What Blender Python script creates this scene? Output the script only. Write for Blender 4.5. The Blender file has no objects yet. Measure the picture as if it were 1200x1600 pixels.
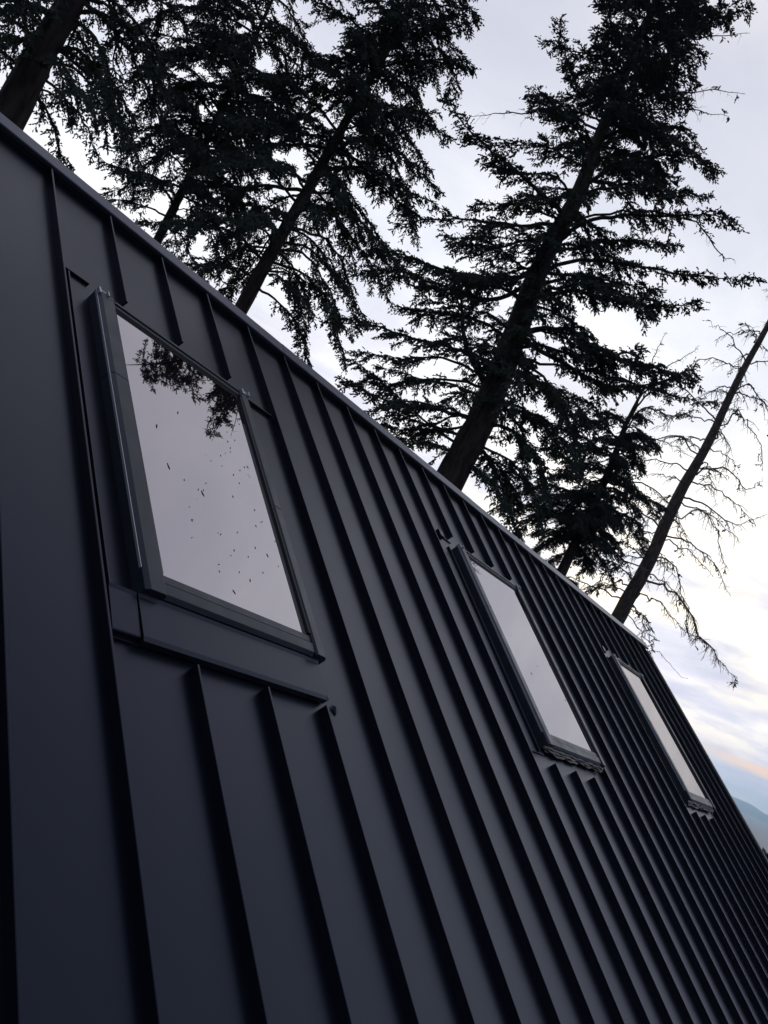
import bpy, math, random
import numpy as np
from mathutils import Matrix, Vector

SC = bpy.context.scene
COL = SC.collection
rad = math.radians
# ------------------------------------------------------------------ camera
# world: X along the ridge, Y horizontally up-slope, Z up, origin at the ridge line
CAM_R = np.array([[0.54017405, 0.36634519, 0.75762999],
                  [-0.73700348, -0.22866081, 0.63603467],
                  [0.40624853, -0.90194536, 0.14648104]])   # columns: image right, image down, forward
CAM = np.array([-1.32154, -4.61265, -1.61617])
FPX = 1278.92                                               # focal length in pixels of a 1200 x 1600 frame
cam = bpy.data.cameras.new('camera'); co = bpy.data.objects.new('camera', cam); COL.objects.link(co)
cam.sensor_fit = 'VERTICAL'; cam.sensor_height = 24; cam.sensor_width = 18; cam.lens = 24 * FPX / 1600
cam.clip_start = 0.05; cam.clip_end = 60000
co.matrix_world = Matrix([[CAM_R[i, 0], -CAM_R[i, 1], -CAM_R[i, 2], CAM[i]] for i in range(3)] + [[0, 0, 0, 1]])
SC.camera = co

# ------------------------------------------------------------------ sky and sun
SUN_AZ, SUN_EL = 24.0, 5.0          # azimuth from +X towards +Y
w = bpy.data.worlds.new('World'); SC.world = w; w.use_nodes = True
nt = w.node_tree; nt.nodes.clear()
def N(t, **k):
    n = nt.nodes.new(t)
    for a, b in k.items(): setattr(n, a, b)
    return n
L = lambda a, b: nt.links.new(a, b)
def mth(op, a, b=None, c=None, clamp=False):
    n = N('ShaderNodeMath', operation=op); n.use_clamp = clamp
    for i, v in enumerate((a, b, c)):
        if v is None: continue
        if hasattr(v, 'links') or isinstance(v, bpy.types.NodeSocket): L(v, n.inputs[i])
        else: n.inputs[i].default_value = v
    return n.outputs[0]
def ramp(fac, stops, interp='LINEAR'):
    n = N('ShaderNodeValToRGB'); L(fac, n.inputs[0]); cr = n.color_ramp; cr.interpolation = interp
    while len(cr.elements) > 1: cr.elements.remove(cr.elements[-1])
    cr.elements[0].position = stops[0][0]; cr.elements[0].color = (*stops[0][1], 1)
    for p, c in stops[1:]:
        e = cr.elements.new(p); e.color = (*c, 1)
    return n.outputs[0]
def mixc(f, a, b, mode='MIX'):
    n = N('ShaderNodeMix', data_type='RGBA', blend_type=mode)
    for s, v in ((n.inputs[0], f), (n.inputs[6], a), (n.inputs[7], b)):
        if isinstance(v, bpy.types.NodeSocket): L(v, s)
        elif isinstance(v, tuple): s.default_value = (*v, 1)
        else: s.default_value = v
    return n.outputs[2]
tc = N('ShaderNodeTexCoord'); sep = N('ShaderNodeSeparateXYZ'); L(tc.outputs['Generated'], sep.inputs[0])
dx, dy, dz = sep.outputs
az = mth('ARCTAN2', dy, dx)
el = mth('ARCSINE', dz)
# cloud deck seen in perspective: plane coordinates
inv = mth('DIVIDE', 1.0, mth('ADD', mth('MAXIMUM', dz, 0.0), 0.12))
cv = N('ShaderNodeCombineXYZ'); L(mth('MULTIPLY', dx, inv), cv.inputs[0]); L(mth('MULTIPLY', dy, inv), cv.inputs[1])
n1 = N('ShaderNodeTexNoise'); n1.inputs['Scale'].default_value = 1.7; n1.inputs['Detail'].default_value = 7; n1.inputs['Roughness'].default_value = .55
n1.inputs['Distortion'].default_value = .4
L(cv.outputs[0], n1.inputs['Vector'])
# low streaks
cs = N('ShaderNodeCombineXYZ'); L(mth('MULTIPLY', az, 6.0), cs.inputs[0]); L(mth('MULTIPLY', el, 21.0), cs.inputs[1])
n2 = N('ShaderNodeTexNoise'); n2.inputs['Scale'].default_value = 1.3; n2.inputs['Detail'].default_value = 6; n2.inputs['Roughness'].default_value = .5
L(cs.outputs[0], n2.inputs['Vector'])
sky = N('ShaderNodeTexSky', sky_type='NISHITA'); sky.sun_disc = False
sky.sun_elevation = rad(SUN_EL); sky.sun_rotation = rad(90 - SUN_AZ)
grad = ramp(mth('MULTIPLY', el, 2 / math.pi, clamp=True),
            [(0.0, (8.6, 8.7, 10.0)), (.05, (9.2, 9.2, 10.2)), (.10, (9.6, 9.5, 9.9)), (.17, (10.4, 10.4, 10.9)), (.28, (9.3, 9.6, 10.4)),
             (.40, (8.2, 8.4, 9.2)), (.58, (6.8, 6.8, 7.6)), (1.0, (3.6, 3.8, 4.8))])
cl1 = ramp(n1.outputs[0], [(.32, (.88, .88, .93)), (.45, (.98, .98, 1.0)), (.55, (1.10, 1.09, 1.07)), (.68, (1.26, 1.23, 1.18))])
body = mixc(1.0, grad, cl1, 'MULTIPLY')
lowmask = ramp(el, [(0.0, (1, 1, 1)), (.16, (1, 1, 1)), (.33, (0, 0, 0))])
cl2 = ramp(n2.outputs[0], [(.38, (.66, .71, .88)), (.46, (.80, .83, .94)), (.53, (1.0, .99, .97)), (.60, (1.22, 1.17, 1.03))])
body = mixc(lowmask, body, mixc(1.0, body, cl2, 'MULTIPLY'))
# a peach streak low over the water
st = mth('SUBTRACT', mth('ADD', el, mth('MULTIPLY', mth('SUBTRACT', n2.outputs[0], .5), .02)), rad(2.35))
stm = mth('SUBTRACT', 1.0, mth('DIVIDE', mth('ABSOLUTE', st), rad(.50)), clamp=True)
azm = mth('MULTIPLY', stm, mth('SUBTRACT', 1.0, mth('DIVIDE', mth('ABSOLUTE', mth('SUBTRACT', az, rad(8.0))), rad(8.0)), clamp=True), clamp=True)
body = mixc(mth('MULTIPLY', azm, 2.2, clamp=True), body, (11.5, 8.0, 6.0))
# the sky darkens away from the sunset
cosd = mth('COSINE', mth('SUBTRACT', az, rad(50)))
side = ramp(mth('MULTIPLY_ADD', cosd, .5, .5), [(0.0, (.30, .32, .40)), (.5, (.34, .36, .43)), (.70, (.46, .49, .58)), (.80, (.66, .69, .77)), (.87, (.97, .97, .98)), (.91, (1, 1, 1))])
body = mixc(1.0, body, side, 'MULTIPLY')
# a broad cream glow where the sun has gone down behind the cloud
gd = mth('ADD', mth('POWER', mth('DIVIDE', mth('SUBTRACT', az, rad(13)), rad(17)), 2.0), mth('POWER', mth('DIVIDE', mth('SUBTRACT', el, rad(13)), rad(11)), 2.0))
gl = mth('EXPONENT', mth('MULTIPLY', gd, -1.0))
body = mixc(gl, body, mixc(1.0, body, (1.22, 1.18, 1.05), 'MULTIPLY'))
fin = mixc(.05, body, sky.outputs[0])
bg = N('ShaderNodeBackground'); bg.inputs[1].default_value = 0.1; L(fin, bg.inputs[0])
ow = N('ShaderNodeOutputWorld'); L(bg.outputs[0], ow.inputs[0])
sd = bpy.data.lights.new('sun', 'SUN'); sd.energy = .5; sd.angle = rad(12); sd.color = (1, .86, .72)
so = bpy.data.objects.new('sun', sd); COL.objects.link(so)
sv = Vector((math.cos(rad(SUN_EL)) * math.cos(rad(SUN_AZ)), math.cos(rad(SUN_EL)) * math.sin(rad(SUN_AZ)), math.sin(rad(SUN_EL))))
so.rotation_euler = sv.to_track_quat('Z', 'Y').to_euler()
SC.view_settings.view_transform = 'Standard'; SC.view_settings.look = 'None'
SC.view_settings.exposure = 0; SC.view_settings.gamma = 1

# ------------------------------------------------------------------ helpers
def at(x, y, d):
    """point along the ray of photograph pixel (x, y) at horizontal distance d metres"""
    v = CAM_R @ np.array([(x - 600) / FPX, (y - 800) / FPX, 1.0])
    return CAM + v * (d / math.hypot(v[0], v[1]))
def tag(o, label=None, cat=None, group=None, kind=None):
    for k, v in (('label', label), ('category', cat), ('group', group), ('kind', kind)):
        if v: o[k] = v
    return o
def empty(name, loc=(0, 0, 0)):
    o = bpy.data.objects.new(name, None); COL.objects.link(o); o.location = loc; return o
def link(name, me, mat, parent=None):
    o = bpy.data.objects.new(name, me); COL.objects.link(o)
    if mat: me.materials.append(mat)
    if parent is not None:
        o.parent = parent
        p = np.zeros(3); q = parent
        while q is not None: p += np.array(q.location); q = q.parent
        o.location = tuple(-p)
    return o
def np_mesh(name, verts, quads, smooth=False):
    me = bpy.data.meshes.new(name); v = np.asarray(verts, dtype=np.float32); q = np.asarray(quads, dtype=np.int32)
    me.vertices.add(len(v)); me.vertices.foreach_set('co', v.ravel())
    k = q.shape[1]
    me.loops.add(q.size); me.loops.foreach_set('vertex_index', q.ravel())
    me.polygons.add(len(q)); me.polygons.foreach_set('loop_start', np.arange(0, q.size, k, dtype=np.int32))
    me.polygons.foreach_set('loop_total', np.full(len(q), k, dtype=np.int32))
    if smooth: me.polygons.foreach_set('use_smooth', np.ones(len(q), dtype=bool))
    me.update(calc_edges=True); me.validate(); return me
def mat(name, color, rough=.5, metal=0, spec=.5, ior=1.5, build=None):
    m = bpy.data.materials.new(name); m.use_nodes = True
    b = m.node_tree.nodes['Principled BSDF']
    b.inputs['Base Color'].default_value = (*color, 1); b.inputs['Roughness'].default_value = rough
    b.inputs['Metallic'].default_value = metal; b.inputs['Specular IOR Level'].default_value = spec; b.inputs['IOR'].default_value = ior
    if build: build(m.node_tree, b)
    return m
def noise_mix(c1, c2, scale, lo=.35, hi=.65, rough=None, bump=0, bscale=None, bdist=.01, detail=5, stretch=(1, 1, 1)):
    def f(t, b):
        tcn = t.nodes.new('ShaderNodeTexCoord'); mp = t.nodes.new('ShaderNodeMapping'); mp.inputs['Scale'].default_value = stretch
        t.links.new(tcn.outputs['Object'], mp.inputs[0])
        n = t.nodes.new('ShaderNodeTexNoise'); n.inputs['Scale'].default_value = scale; n.inputs['Detail'].default_value = detail
        t.links.new(mp.outputs[0], n.inputs['Vector'])
        r = t.nodes.new('ShaderNodeValToRGB'); r.color_ramp.elements[0].position = lo; r.color_ramp.elements[1].position = hi
        r.color_ramp.elements[0].color = (*c1, 1); r.color_ramp.elements[1].color = (*c2, 1)
        t.links.new(n.outputs[0], r.inputs[0]); t.links.new(r.outputs[0], b.inputs['Base Color'])
        if rough:
            mr = t.nodes.new('ShaderNodeMapRange'); mr.inputs['To Min'].default_value = rough[0]; mr.inputs['To Max'].default_value = rough[1]
            mr.inputs['From Min'].default_value = .3; mr.inputs['From Max'].default_value = .7
            t.links.new(n.outputs[0], mr.inputs[0]); t.links.new(mr.outputs[0], b.inputs['Roughness'])
        if bump:
            n3 = t.nodes.new('ShaderNodeTexNoise'); n3.inputs['Scale'].default_value = bscale or scale; n3.inputs['Detail'].default_value = 3
            t.links.new(mp.outputs[0], n3.inputs['Vector'])
            bp = t.nodes.new('ShaderNodeBump'); bp.inputs['Strength'].default_value = bump; bp.inputs['Distance'].default_value = bdist
            t.links.new(n3.outputs[0], bp.inputs['Height']); t.links.new(bp.outputs[0], b.inputs['Normal'])
    return f

M = {}
M['roof'] = mat('dark_coated_steel', (.007, .009, .014), .28, spec=.5,
                build=noise_mix((.0046, .0058, .0095), (.0060, .0074, .0118), 1.2, rough=(.31, .36), bump=.2, bscale=1.1, bdist=.004))
M['cap'] = mat('sky_lit_cap_steel', (.040, .045, .058), .34, spec=.7)  # paler than the roof: grazing sky reflection put into the base colour
for q_ in ('roof', 'cap'): M[q_].node_tree.nodes['Principled BSDF'].inputs['Specular Tint'].default_value = (.63, .74, 1.0, 1)
M['frame'] = mat('frame_cladding', (.014, .022, .032), .38, spec=.5,
                 build=noise_mix((.011, .018, .027), (.015, .023, .033), 9, rough=(.32, .45)))
M['alu'] = mat('bare_aluminium', (.5, .52, .54), .4, metal=.7)
M['rubber'] = mat('black_rubber', (.006, .006, .007), .6)
M['glass'] = mat('window_glass', (.014, .011, .013), .012, spec=.5, ior=5.0)
M['glass'].node_tree.nodes['Principled BSDF'].inputs['Specular Tint'].default_value = (1.0, .955, .985, 1)
M['pane_reflection'] = mat('painted_pane_reflection', (.18, .165, .17), .08, ior=3.0)  # pale tint painted in for the second reflection in the glazing
M['speck'] = mat('dead_insects', (.045, .042, .045), .8)
M['wood'] = mat('exposed_timber', (.12, .075, .045), .8, build=noise_mix((.07, .045, .03), (.17, .12, .08), 60))
M['lead'] = mat('pleated_flashing', (.05, .047, .045), .45, build=noise_mix((.03, .027, .025), (.16, .14, .12), 18, bump=.2, bscale=60))
M['bark'] = mat('fir_bark', (.05, .038, .03), .9, build=noise_mix((.018, .014, .012), (.060, .045, .036), 9, bump=1, bscale=14, bdist=.05, stretch=(1, 1, .25)))
M['deadbark'] = mat('weathered_bark', (.08, .06, .05), .9, build=noise_mix((.035, .026, .022), (.11, .085, .07), 12, bump=1, bscale=20, bdist=.03, stretch=(1, 1, .3)))
M['twig'] = mat('twig_bark', (.035, .028, .024), .9)
M['deadtwig'] = mat('dead_twig', (.075, .062, .052), .9)
def fol(name, a, b):
    def f(t, bs):
        noise_mix(a, b, 1.3, lo=.3, hi=.7, detail=8)(t, bs)
    return mat(name, a, .7, spec=.25, build=f)
M['needle'] = fol('fir_needles', (.050, .078, .066), (.095, .125, .098))
M['needle2'] = fol('fir_needles_dull', (.050, .070, .064), (.085, .105, .088))

# ------------------------------------------------------------------ terrain, water, far shore
SEA = -66.0
def ground_z(x, y):
    base = -3.9
    t = np.clip((x - 17) / 170.0, 0, 1); drop = (t * t * (3 - 2 * t)) ** .8 * 70
    t2 = np.clip((np.abs(x) - 40) / 900, 0, 1)
    up = np.clip((y - 12) / 500, 0, 1) * 26 * np.clip(1 - (x - 5) / 60, 0, 1)
    und = .25 * np.sin(x * .31 + 1) * np.cos(y * .23) + .5 * np.sin(x * .07) * np.sin(y * .055 + 2)
    flat = np.clip((np.hypot(np.maximum(0, np.abs(x - 3) - 10), np.maximum(0, np.abs(y - 4) - 10))) / 8, 0, 1)
    return base - drop + up + und * flat
gx = np.concatenate([np.linspace(-900, -40, 20), np.linspace(-36, 60, 97), np.linspace(66, 260, 40)])
gy = np.concatenate([np.linspace(-900, -40, 20), np.linspace(-36, 60, 97), np.linspace(70, 900, 40)])
GX, GY = np.meshgrid(gx, gy, indexing='ij'); GZ = ground_z(GX, GY)
V = np.stack([GX, GY, GZ], -1).reshape(-1, 3)
i, j = np.meshgrid(np.arange(len(gx) - 1), np.arange(len(gy) - 1), indexing='ij'); a = (i * len(gy) + j).ravel()
Q = np.stack([a, a + len(gy), a + len(gy) + 1, a + 1], 1)
M['ground'] = mat('forest_floor', (.05, .045, .03), .95, build=noise_mix((.030, .030, .018), (.075, .060, .040), 1.7, bump=.8, bscale=9, bdist=.06))
tag(link('ground', np_mesh('ground', V, Q, True), M['ground']), kind='structure')
M['water'] = mat('sea_water', (.03, .045, .06), .45, ior=1.33, build=noise_mix((.025, .04, .055), (.035, .05, .065), .004, bump=.25, bscale=.05, bdist=2))
S = 17000
tag(link('water', np_mesh('water', [(-S, -S, SEA), (S, -S, SEA), (S, S, SEA), (-S, S, SEA)], [(0, 1, 2, 3)]), M['water']), kind='structure')
# mountain across the water
rs = np.random.RandomState(4)
M['hill'] = mat('far_forest', (.035, .05, .045), .95, build=noise_mix((.03, .045, .045), (.07, .08, .075), .002))
HD, nA, nR = 11500.0, 160, 26
az_ = np.radians(np.linspace(-14, 32, nA)); rr = np.linspace(0, 1, nR)
prof = np.interp(np.degrees(az_), [-14, -6, 0, 4, 7, 9, 11, 13, 17, 24, 32], [0, 40, 70, 80, 92, 104, 122, 150, 210, 170, 0])
ph = rs.rand(14) * 6.28
prof = prof * (1 + .07 * sum(np.sin(az_ * (30 + 21 * k) + ph[k]) / (1 + .45 * k) for k in range(10)))
V = []
for r_ in rr:
    D = HD + 3600 * r_
    sh = math.sin(min(r_ / .6, 1) * math.pi / 2) if r_ < .6 else math.cos((r_ - .6) / .4 * math.pi / 2)
    z = prof * sh * (1 + .10 * np.sin(az_ * 170 + r_ * 9)) + SEA - 2
    V.append(np.stack([CAM[0] + D * np.cos(az_), CAM[1] + D * np.sin(az_), z], 1))
V = np.concatenate(V); i, j = np.meshgrid(np.arange(nR - 1), np.arange(nA - 1), indexing='ij'); a = (i * nA + j).ravel()
tag(link('mountain', np_mesh('mountain', V, np.stack([a, a + 1, a + nA + 1, a + nA], 1), True), M['hill']), kind='structure')

# ------------------------------------------------------------------ the metal building
TILT = rad(40.2); CA, SA = math.cos(TILT), math.sin(TILT)
def RW(p):
    p = np.asarray(p, dtype=float); u, v, ww = p[..., 0], p[..., 1], p[..., 2]
    return np.stack([u, v * CA - ww * SA, v * SA + ww * CA], -1)
class MB:
    """collects boxes, plates and strips given in roof coordinates (u along ridge, v up-slope, w out of the roof)"""
    def __init__(s, world=False): s.v = []; s.f = []; s.world = world
    def add(s, vs, fs):
        o = len(s.v); s.v += [tuple(map(float, p)) for p in vs]; s.f += [tuple(o + k for k in f) for f in fs]
    def box(s, u0, u1, v0, v1, w0, w1):
        s.add([(u0, v0, w0), (u1, v0, w0), (u1, v1, w0), (u0, v1, w0), (u0, v0, w1), (u1, v0, w1), (u1, v1, w1), (u0, v1, w1)],
              [(0, 3, 2, 1), (4, 5, 6, 7), (0, 1, 5, 4), (1, 2, 6, 5), (2, 3, 7, 6), (3, 0, 4, 7)])
    def prism_v(s, prof, v0, v1):
        """closed profile of (u, w) points extruded from v0 to v1"""
        n = len(prof)
        s.add([(u, v0, q) for u, q in prof] + [(u, v1, q) for u, q in prof],
              [tuple(range(n))[::-1], tuple(range(n, 2 * n))] + [(k, (k + 1) % n, n + (k + 1) % n, n + k) for k in range(n)])
    def prism_u(s, prof, u0, u1):
        n = len(prof)
        s.add([(u0, v, q) for v, q in prof] + [(u1, v, q) for v, q in prof],
              [tuple(range(n)), tuple(range(n, 2 * n))[::-1]] + [(k, n + k, n + (k + 1) % n, (k + 1) % n) for k in range(n)])
    def build(s, name, m, parent=None, bevel=0, smooth=False):
        me = bpy.data.meshes.new(name); vv = np.array(s.v); vv = vv if s.world else RW(vv)
        me.from_pydata(vv.tolist(), [], s.f); me.update()
        o = link(name, me, m, parent)
        if bevel:
            b = o.modifiers.new('bevel', 'BEVEL'); b.width = bevel; b.segments = 2; b.limit_method = 'ANGLE'; b.angle_limit = rad(40); b.harden_normals = False
        if smooth:
            me.polygons.foreach_set('use_smooth', np.ones(len(me.polygons), dtype=bool))
        return o

P = .4; SH = -.045                        # seam spacing, sheet level (seam tops are at w = 0)
U0, U1, VE = -5.8, 11.41, -5.45
WIN = [(.555, 1.667, -.99, -2.80), (4.325, 5.545, -.975, -2.79), (8.265, 9.44, -.975, -2.785)]
house = empty('metal_clad_cabin', (3, 0, -3.9))
tag(house, 'dark steel cabin with standing seam roof and three roof windows', 'building')
sheet = MB()
sheet.box(U0, U1, VE, .03, SH - .004, SH)
rnd = random.Random(3)
for k in range(-14, 29):
    u = k * P + rnd.uniform(-.003, .003)
    def seam(v0, v1, cap=True):
        prof = [(u - .0045, SH + .0005), (u + .0045, SH + .0005), (u + .0045, -.014), (u + .006, -.0125), (u + .006, -.002), (u + .004, 0), (u - .004, 0), (u - .006, -.002), (u - .006, -.0125), (u - .0045, -.014)]
        sheet.prism_v(prof, v0, v1)
    cut = None
    if k in (2, 3, 4): cut = (-.835, -3.035)
    if k in (11, 12, 13, 14): cut = (-.825, -2.91 if k < 14 else -1.05)
    if k in (21, 22, 23): cut = (-.845, -2.895)
    if cut is None: seam(VE, .006)
    else:
        seam(cut[0], .006); seam(VE, cut[1])
sheet.build('roof_sheet', M['roof'], house)
cap = MB()
CV = .108
cuts = [U0 - .05, -3.3, -.55, 2.45, 5.45, 8.45, U1 + .012]
for q in range(len(cuts) - 1):            # three-metre lengths, each lapped over the next
    a0, a1, lift = cuts[q] - (.05 if q else 0), cuts[q + 1], (.0016 if q % 2 else 0)
    cap.prism_u([(.008, .008 + lift), (CV, .012 + lift), (CV + .004, .016 + lift), (.010, .0125 + lift), (.004 - lift, .008 + lift), (.004 - lift, -.014), (.008 - lift, -.014)][::-1], a0, a1)
    cap.prism_u([(CV, .012 + lift), (CV + .10, -.156 + lift), (CV + .104, -.151 + lift), (CV + .004, .016 + lift)][::-1], a0, a1)
cap.box(U0, U1, .022, .03, SH, .006)
cap.build('ridge_cap', M['cap'], house)
vt = MB()
vt.box(U1 + .001, U1 + .013, VE, -.02, -.19, -.006); vt.box(U1 - .05, U1 + .001, VE, -.02, SH + .001, -.008)
vt.build('verge_trim', M['roof'], house)
wl = MB(world=True)
def wquad(*p): wl.add(p, [(0, 1, 2, 3)])
ez, ey = VE * SA, VE * CA
RYB = .30
for uu in (U0 + .25, U1 - .12):            # gable ends
    wl.add([(uu, ey + .25, -3.95), (uu, -ey - .25 + RYB, -3.95), (uu, -ey - .25 + RYB, ez - .02 + .2), (uu, RYB * .5, -.25), (uu, ey + .25, ez + .15)], [(0, 1, 2, 3, 4)])
wl.add([(U0 + .25, ey + .25, -3.95), (U1 - .12, ey + .25, -3.95), (U1 - .12, ey + .25, ez + .1), (U0 + .25, ey + .25, ez + .1)], [(0, 1, 2, 3)])
wl.add([(U0 + .25, -ey - .25 + RYB, -3.95), (U1 - .12, -ey - .25 + RYB, -3.95), (U1 - .12, -ey - .25 + RYB, ez + .1), (U0 + .25, -ey - .25 + RYB, ez + .1)], [(3, 2, 1, 0)])
wl.build('wall', M['roof'], house)
br = MB(world=True)
br.add([(U0, .10, -.10), (U1, .10, -.10), (U1, -ey + RYB, ez), (U0, -ey + RYB, ez), (U0, .10, -.14), (U1, .10, -.14), (U1, -ey + RYB, ez - .04), (U0, -ey + RYB, ez - .04)],
       [(0, 1, 2, 3), (7, 6, 5, 4), (0, 4, 5, 1), (1, 5, 6, 2), (2, 6, 7, 3), (3, 7, 4, 0)])
br.build('back_roof_slope', M['roof'], house)

def specks(mb, pts, w0, size, rng):
    for (u, v) in pts:
        a_ = rng.gauss(1.35, .45); l = size * rng.uniform(.5, 1.3); t = l * rng.uniform(.12, .22)
        c, s = math.cos(a_), math.sin(a_)
        # a small slim body with a bent tail
        prof = [(-l / 2, 0), (-l * .15, t / 2), (l * .25, t * .6), (l / 2, t * .1), (l * .2, -t / 2), (-l * .2, -t / 3)]
        top = [(u + x * c - y * s, v + x * s + y * c, w0 + .0022) for x, y in prof]; bot = [(p[0], p[1], w0 + .0003) for p in top]
        n = len(prof); mb.add(top + bot, [tuple(range(n))[::-1]] + [(k, n + k, n + (k + 1) % n, (k + 1) % n) for k in range(n)])

def crumple(mb, u0, u1, v_top, rng):
    """pleated metal strips hanging in wavy layers under the sill"""
    n = 60
    for j in range(3):
        a0, a1 = u0 + (0, .0, .03, .06)[j] , u1 - (0, .01, .05, .30)[j]
        ph = [rng.uniform(0, 6.3) for _ in range(3)]; vs = []
        for k in range(n + 1):
            t = k / n; u = a0 + (a1 - a0) * t
            wv = .006 * math.sin(t * 23 + ph[0]) + .004 * math.sin(t * 51 + ph[1]) + .007 * math.sin(t * 7 + ph[2])
            v1 = v_top - .004 - .011 * j + wv * (.4 + .35 * j); wt = .004 - .011 * j + .003 * math.sin(t * 37 + ph[1])
            for dv, dw in ((0.016, .004), (0, .001), (-.0015, -.003), (0, -.006), (.016, -.004)): vs.append((u, v1 + dv, wt + dw))
        fs = [(5 * k + q, 5 * k + (q + 1) % 5, 5 * k + 5 + (q + 1) % 5, 5 * k + 5 + q) for k in range(n) for q in range(5)] + [(0, 1, 2, 3, 4)[::-1], tuple(5 * n + q for q in range(5))]
        mb.add(vs, fs)

def roof_window(idx, ul, ur, vt_, vb, label):
    rng = random.Random(50 + idx)
    HT = .041                                  # top of the frame cladding
    fr = MB(); lw, rw_, tw, bw = .105, .088, .075, .075
    # side rails: two lengths each with a fine joint
    jl = vt_ - (vt_ - vb) * .34; jr = vt_ - (vt_ - vb) * .50
    def rail(u0, u1, v0, v1, lo, out_left):
        # slightly sloping cap: outer edge lower, inner edge with a lip
        if out_left: prof = [(u0, SH), (u0 + .012, SH), (u0 + .012, lo), (u1, lo), (u1, HT - .006), (u1 - .012, HT), (u0 + .022, HT), (u0, HT - .010)]
        else: prof = [(u0, lo), (u1 - .012, lo), (u1 - .012, SH), (u1, SH), (u1, HT - .022), (u1 - .020, HT - .004), (u0 + .010, HT), (u0, HT - .008)]
        fr.prism_v(prof, v0, v1)
    rail(ul, ul + lw, vb, jl - .0015, -.01, True); rail(ul, ul + lw, jl + .0015, vt_, -.01, True)
    rail(ur - rw_, ur, vb, jr - .0015, -.01, False); rail(ur - rw_, ur, jr + .0015, vt_, -.01, False)
    # bottom rail in two steps
    fr.prism_u([(vb, -.012), (vb, .014), (vb + .014, .031), (vb + bw - .012, .033), (vb + bw - .012, -.012)][::-1], ul + lw + .002, ur - rw_ - .002)
    fr.prism_u([(vb + bw - .010, .012), (vb + bw - .006, .028), (vb + bw + .030, .028), (vb + bw + .036, .022), (vb + bw + .036, .012)][::-1], ul + lw + .002, ur - rw_ - .002)
    # head: body with fine grooves
    fr.box(ul + lw + .002, ur - rw_ - .002, vt_ - .022, vt_ - .004, SH, HT - .004)
    fr.box(ul + lw + .002, ur - rw_ - .002, vt_ - .040, vt_ - .028, -.01, HT - .010)
    fo = fr.build('roof_window', M['frame'], house, bevel=.0022)
    tag(fo, label)
    ga = MB()
    ga.box(ul + lw + .002, ur - rw_ - .002, vt_ - .0265, vt_ - .0235, SH, HT - .016)
    for q in range(3):
        ga.box(ul + lw + .002, ur - rw_ - .002, vt_ - .052 - .012 * q, vt_ - .044 - .012 * q, -.01, HT - .014 - .003 * q)
    ga.box(ul + lw + .0005, ul + lw + .008, vb + bw + .04, vt_ - .08, -.01, HT - .012)
    ga.box(ur - rw_ - .014, ur - rw_ - .0005, vb + bw + .04, vt_ - .08, -.01, HT - .004)
    ga.build('gasket', M['rubber'], fo)
    hl = MB()
    hl.box(ul + lw + .002, ur - rw_ - .002, vt_ - .0425, vt_ - .0412, HT - .016, HT - .011)
    hl.box(ul - .0025, ul + .0015, vb + .10, vt_ + .002, HT - .022, HT - .010)   # bare metal edge on the left side
    hl.build('metal_edge_strip', M['alu'], fo)
    pa = MB(); pa.box(ul + lw + .003, ur - rw_ - .003, vb + bw + .028, vt_ - .07, .002, .019); pa.build('pane', M['glass'], fo)
    sp = MB(); sp.box(ur - rw_ - .040, ur - rw_ - .014, vb + bw + .04, vt_ - .30, .0192, .0196); sp.build('pane_reflection_strip', M['pane_reflection'], fo)  # doubled reflection along the right edge, drawn as a thin tinted strip
    # corner brackets
    for cu in (ul + .004, ur - rw_ + .02):
        bk = MB()
        bk.box(cu, cu + .012, vt_ - .03, vt_ + .012, .0, HT + .006); bk.box(cu + .018, cu + .05, vt_ - .006, vt_ + .010, .01, HT - .002)
        bk.box(cu + .052, cu + .060, vt_ - .02, vt_ + .014, .0, HT + .010); bk.box(cu + .014, cu + .058, vt_ + .012, vt_ + .016, .02, HT - .016)
        bk.build('corner_bracket', M['alu'], fo, bevel=.001)
    sk = MB()
    if idx == 0:
        PX = [(350,590,1.4),(312,632,.9),(343,678,.6),(316,770,1.2),(288,750,.9),(262,725,.8),(318,766,.8),(322,755,.6),(330,720,.6),(345,712,.7),(322,712,.5),(360,706,.5),
              (347,728,.6),(365,742,.8),(374,755,.5),(382,730,.5),(388,742,.5),(300,840,.5),(301,812,.8),(341,833,1.1),(364,776,.7),(387,730,.6),(390,745,.6),(380,640,.7),(337,655,.6),
              (355,675,.9),(367,688,.8),(356,690,1),(352,708,.7),(398,797,.7),(400,822,.6),(408,816,.6),(345,835,1.1),(371,832,.9),(388,870,.8),(366,860,1.1),(361,868,.9),(342,882,.8),(343,893,.8),
              (374,894,.6),(391,907,.9),(399,856,.9),(418,868,.8),(410,815,.6),(300,813,.9),(308,780,.6),(375,735,.6),(435,885,.5),(411,895,.5),(366,925,.8),(430,846,.5),(296,792,.7),
              (278,645,1.5),(245,666,1.3),(264,730,1.1),(310,765,.8),(318,773,1.3),(339,636,.7),(360,700,.8)]
        pts = []
        for x, y, s_ in PX:
            pt = pix_on_roof(x, y, .0195)
            if ul + lw + .02 < pt[0] < ur - rw_ - .02 and vb + .13 < pt[1] < vt_ - .1:
                specks(sk, [pt], .019, .022 * s_, rng)
    else:
        specks(sk, [(rng.uniform(ul + .2, ur - .15), rng.uniform(vb + .15, vt_ - .6)) for _ in range(7)], .019, .016, rng)
    sk.build('insect_specks', M['speck'], fo)
    # flashing round the window
    fl = MB(); f0 = SH + .0015
    s0, s1 = math.floor((ul - .1) / P) * P, math.ceil((ur + .1) / P) * P
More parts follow.
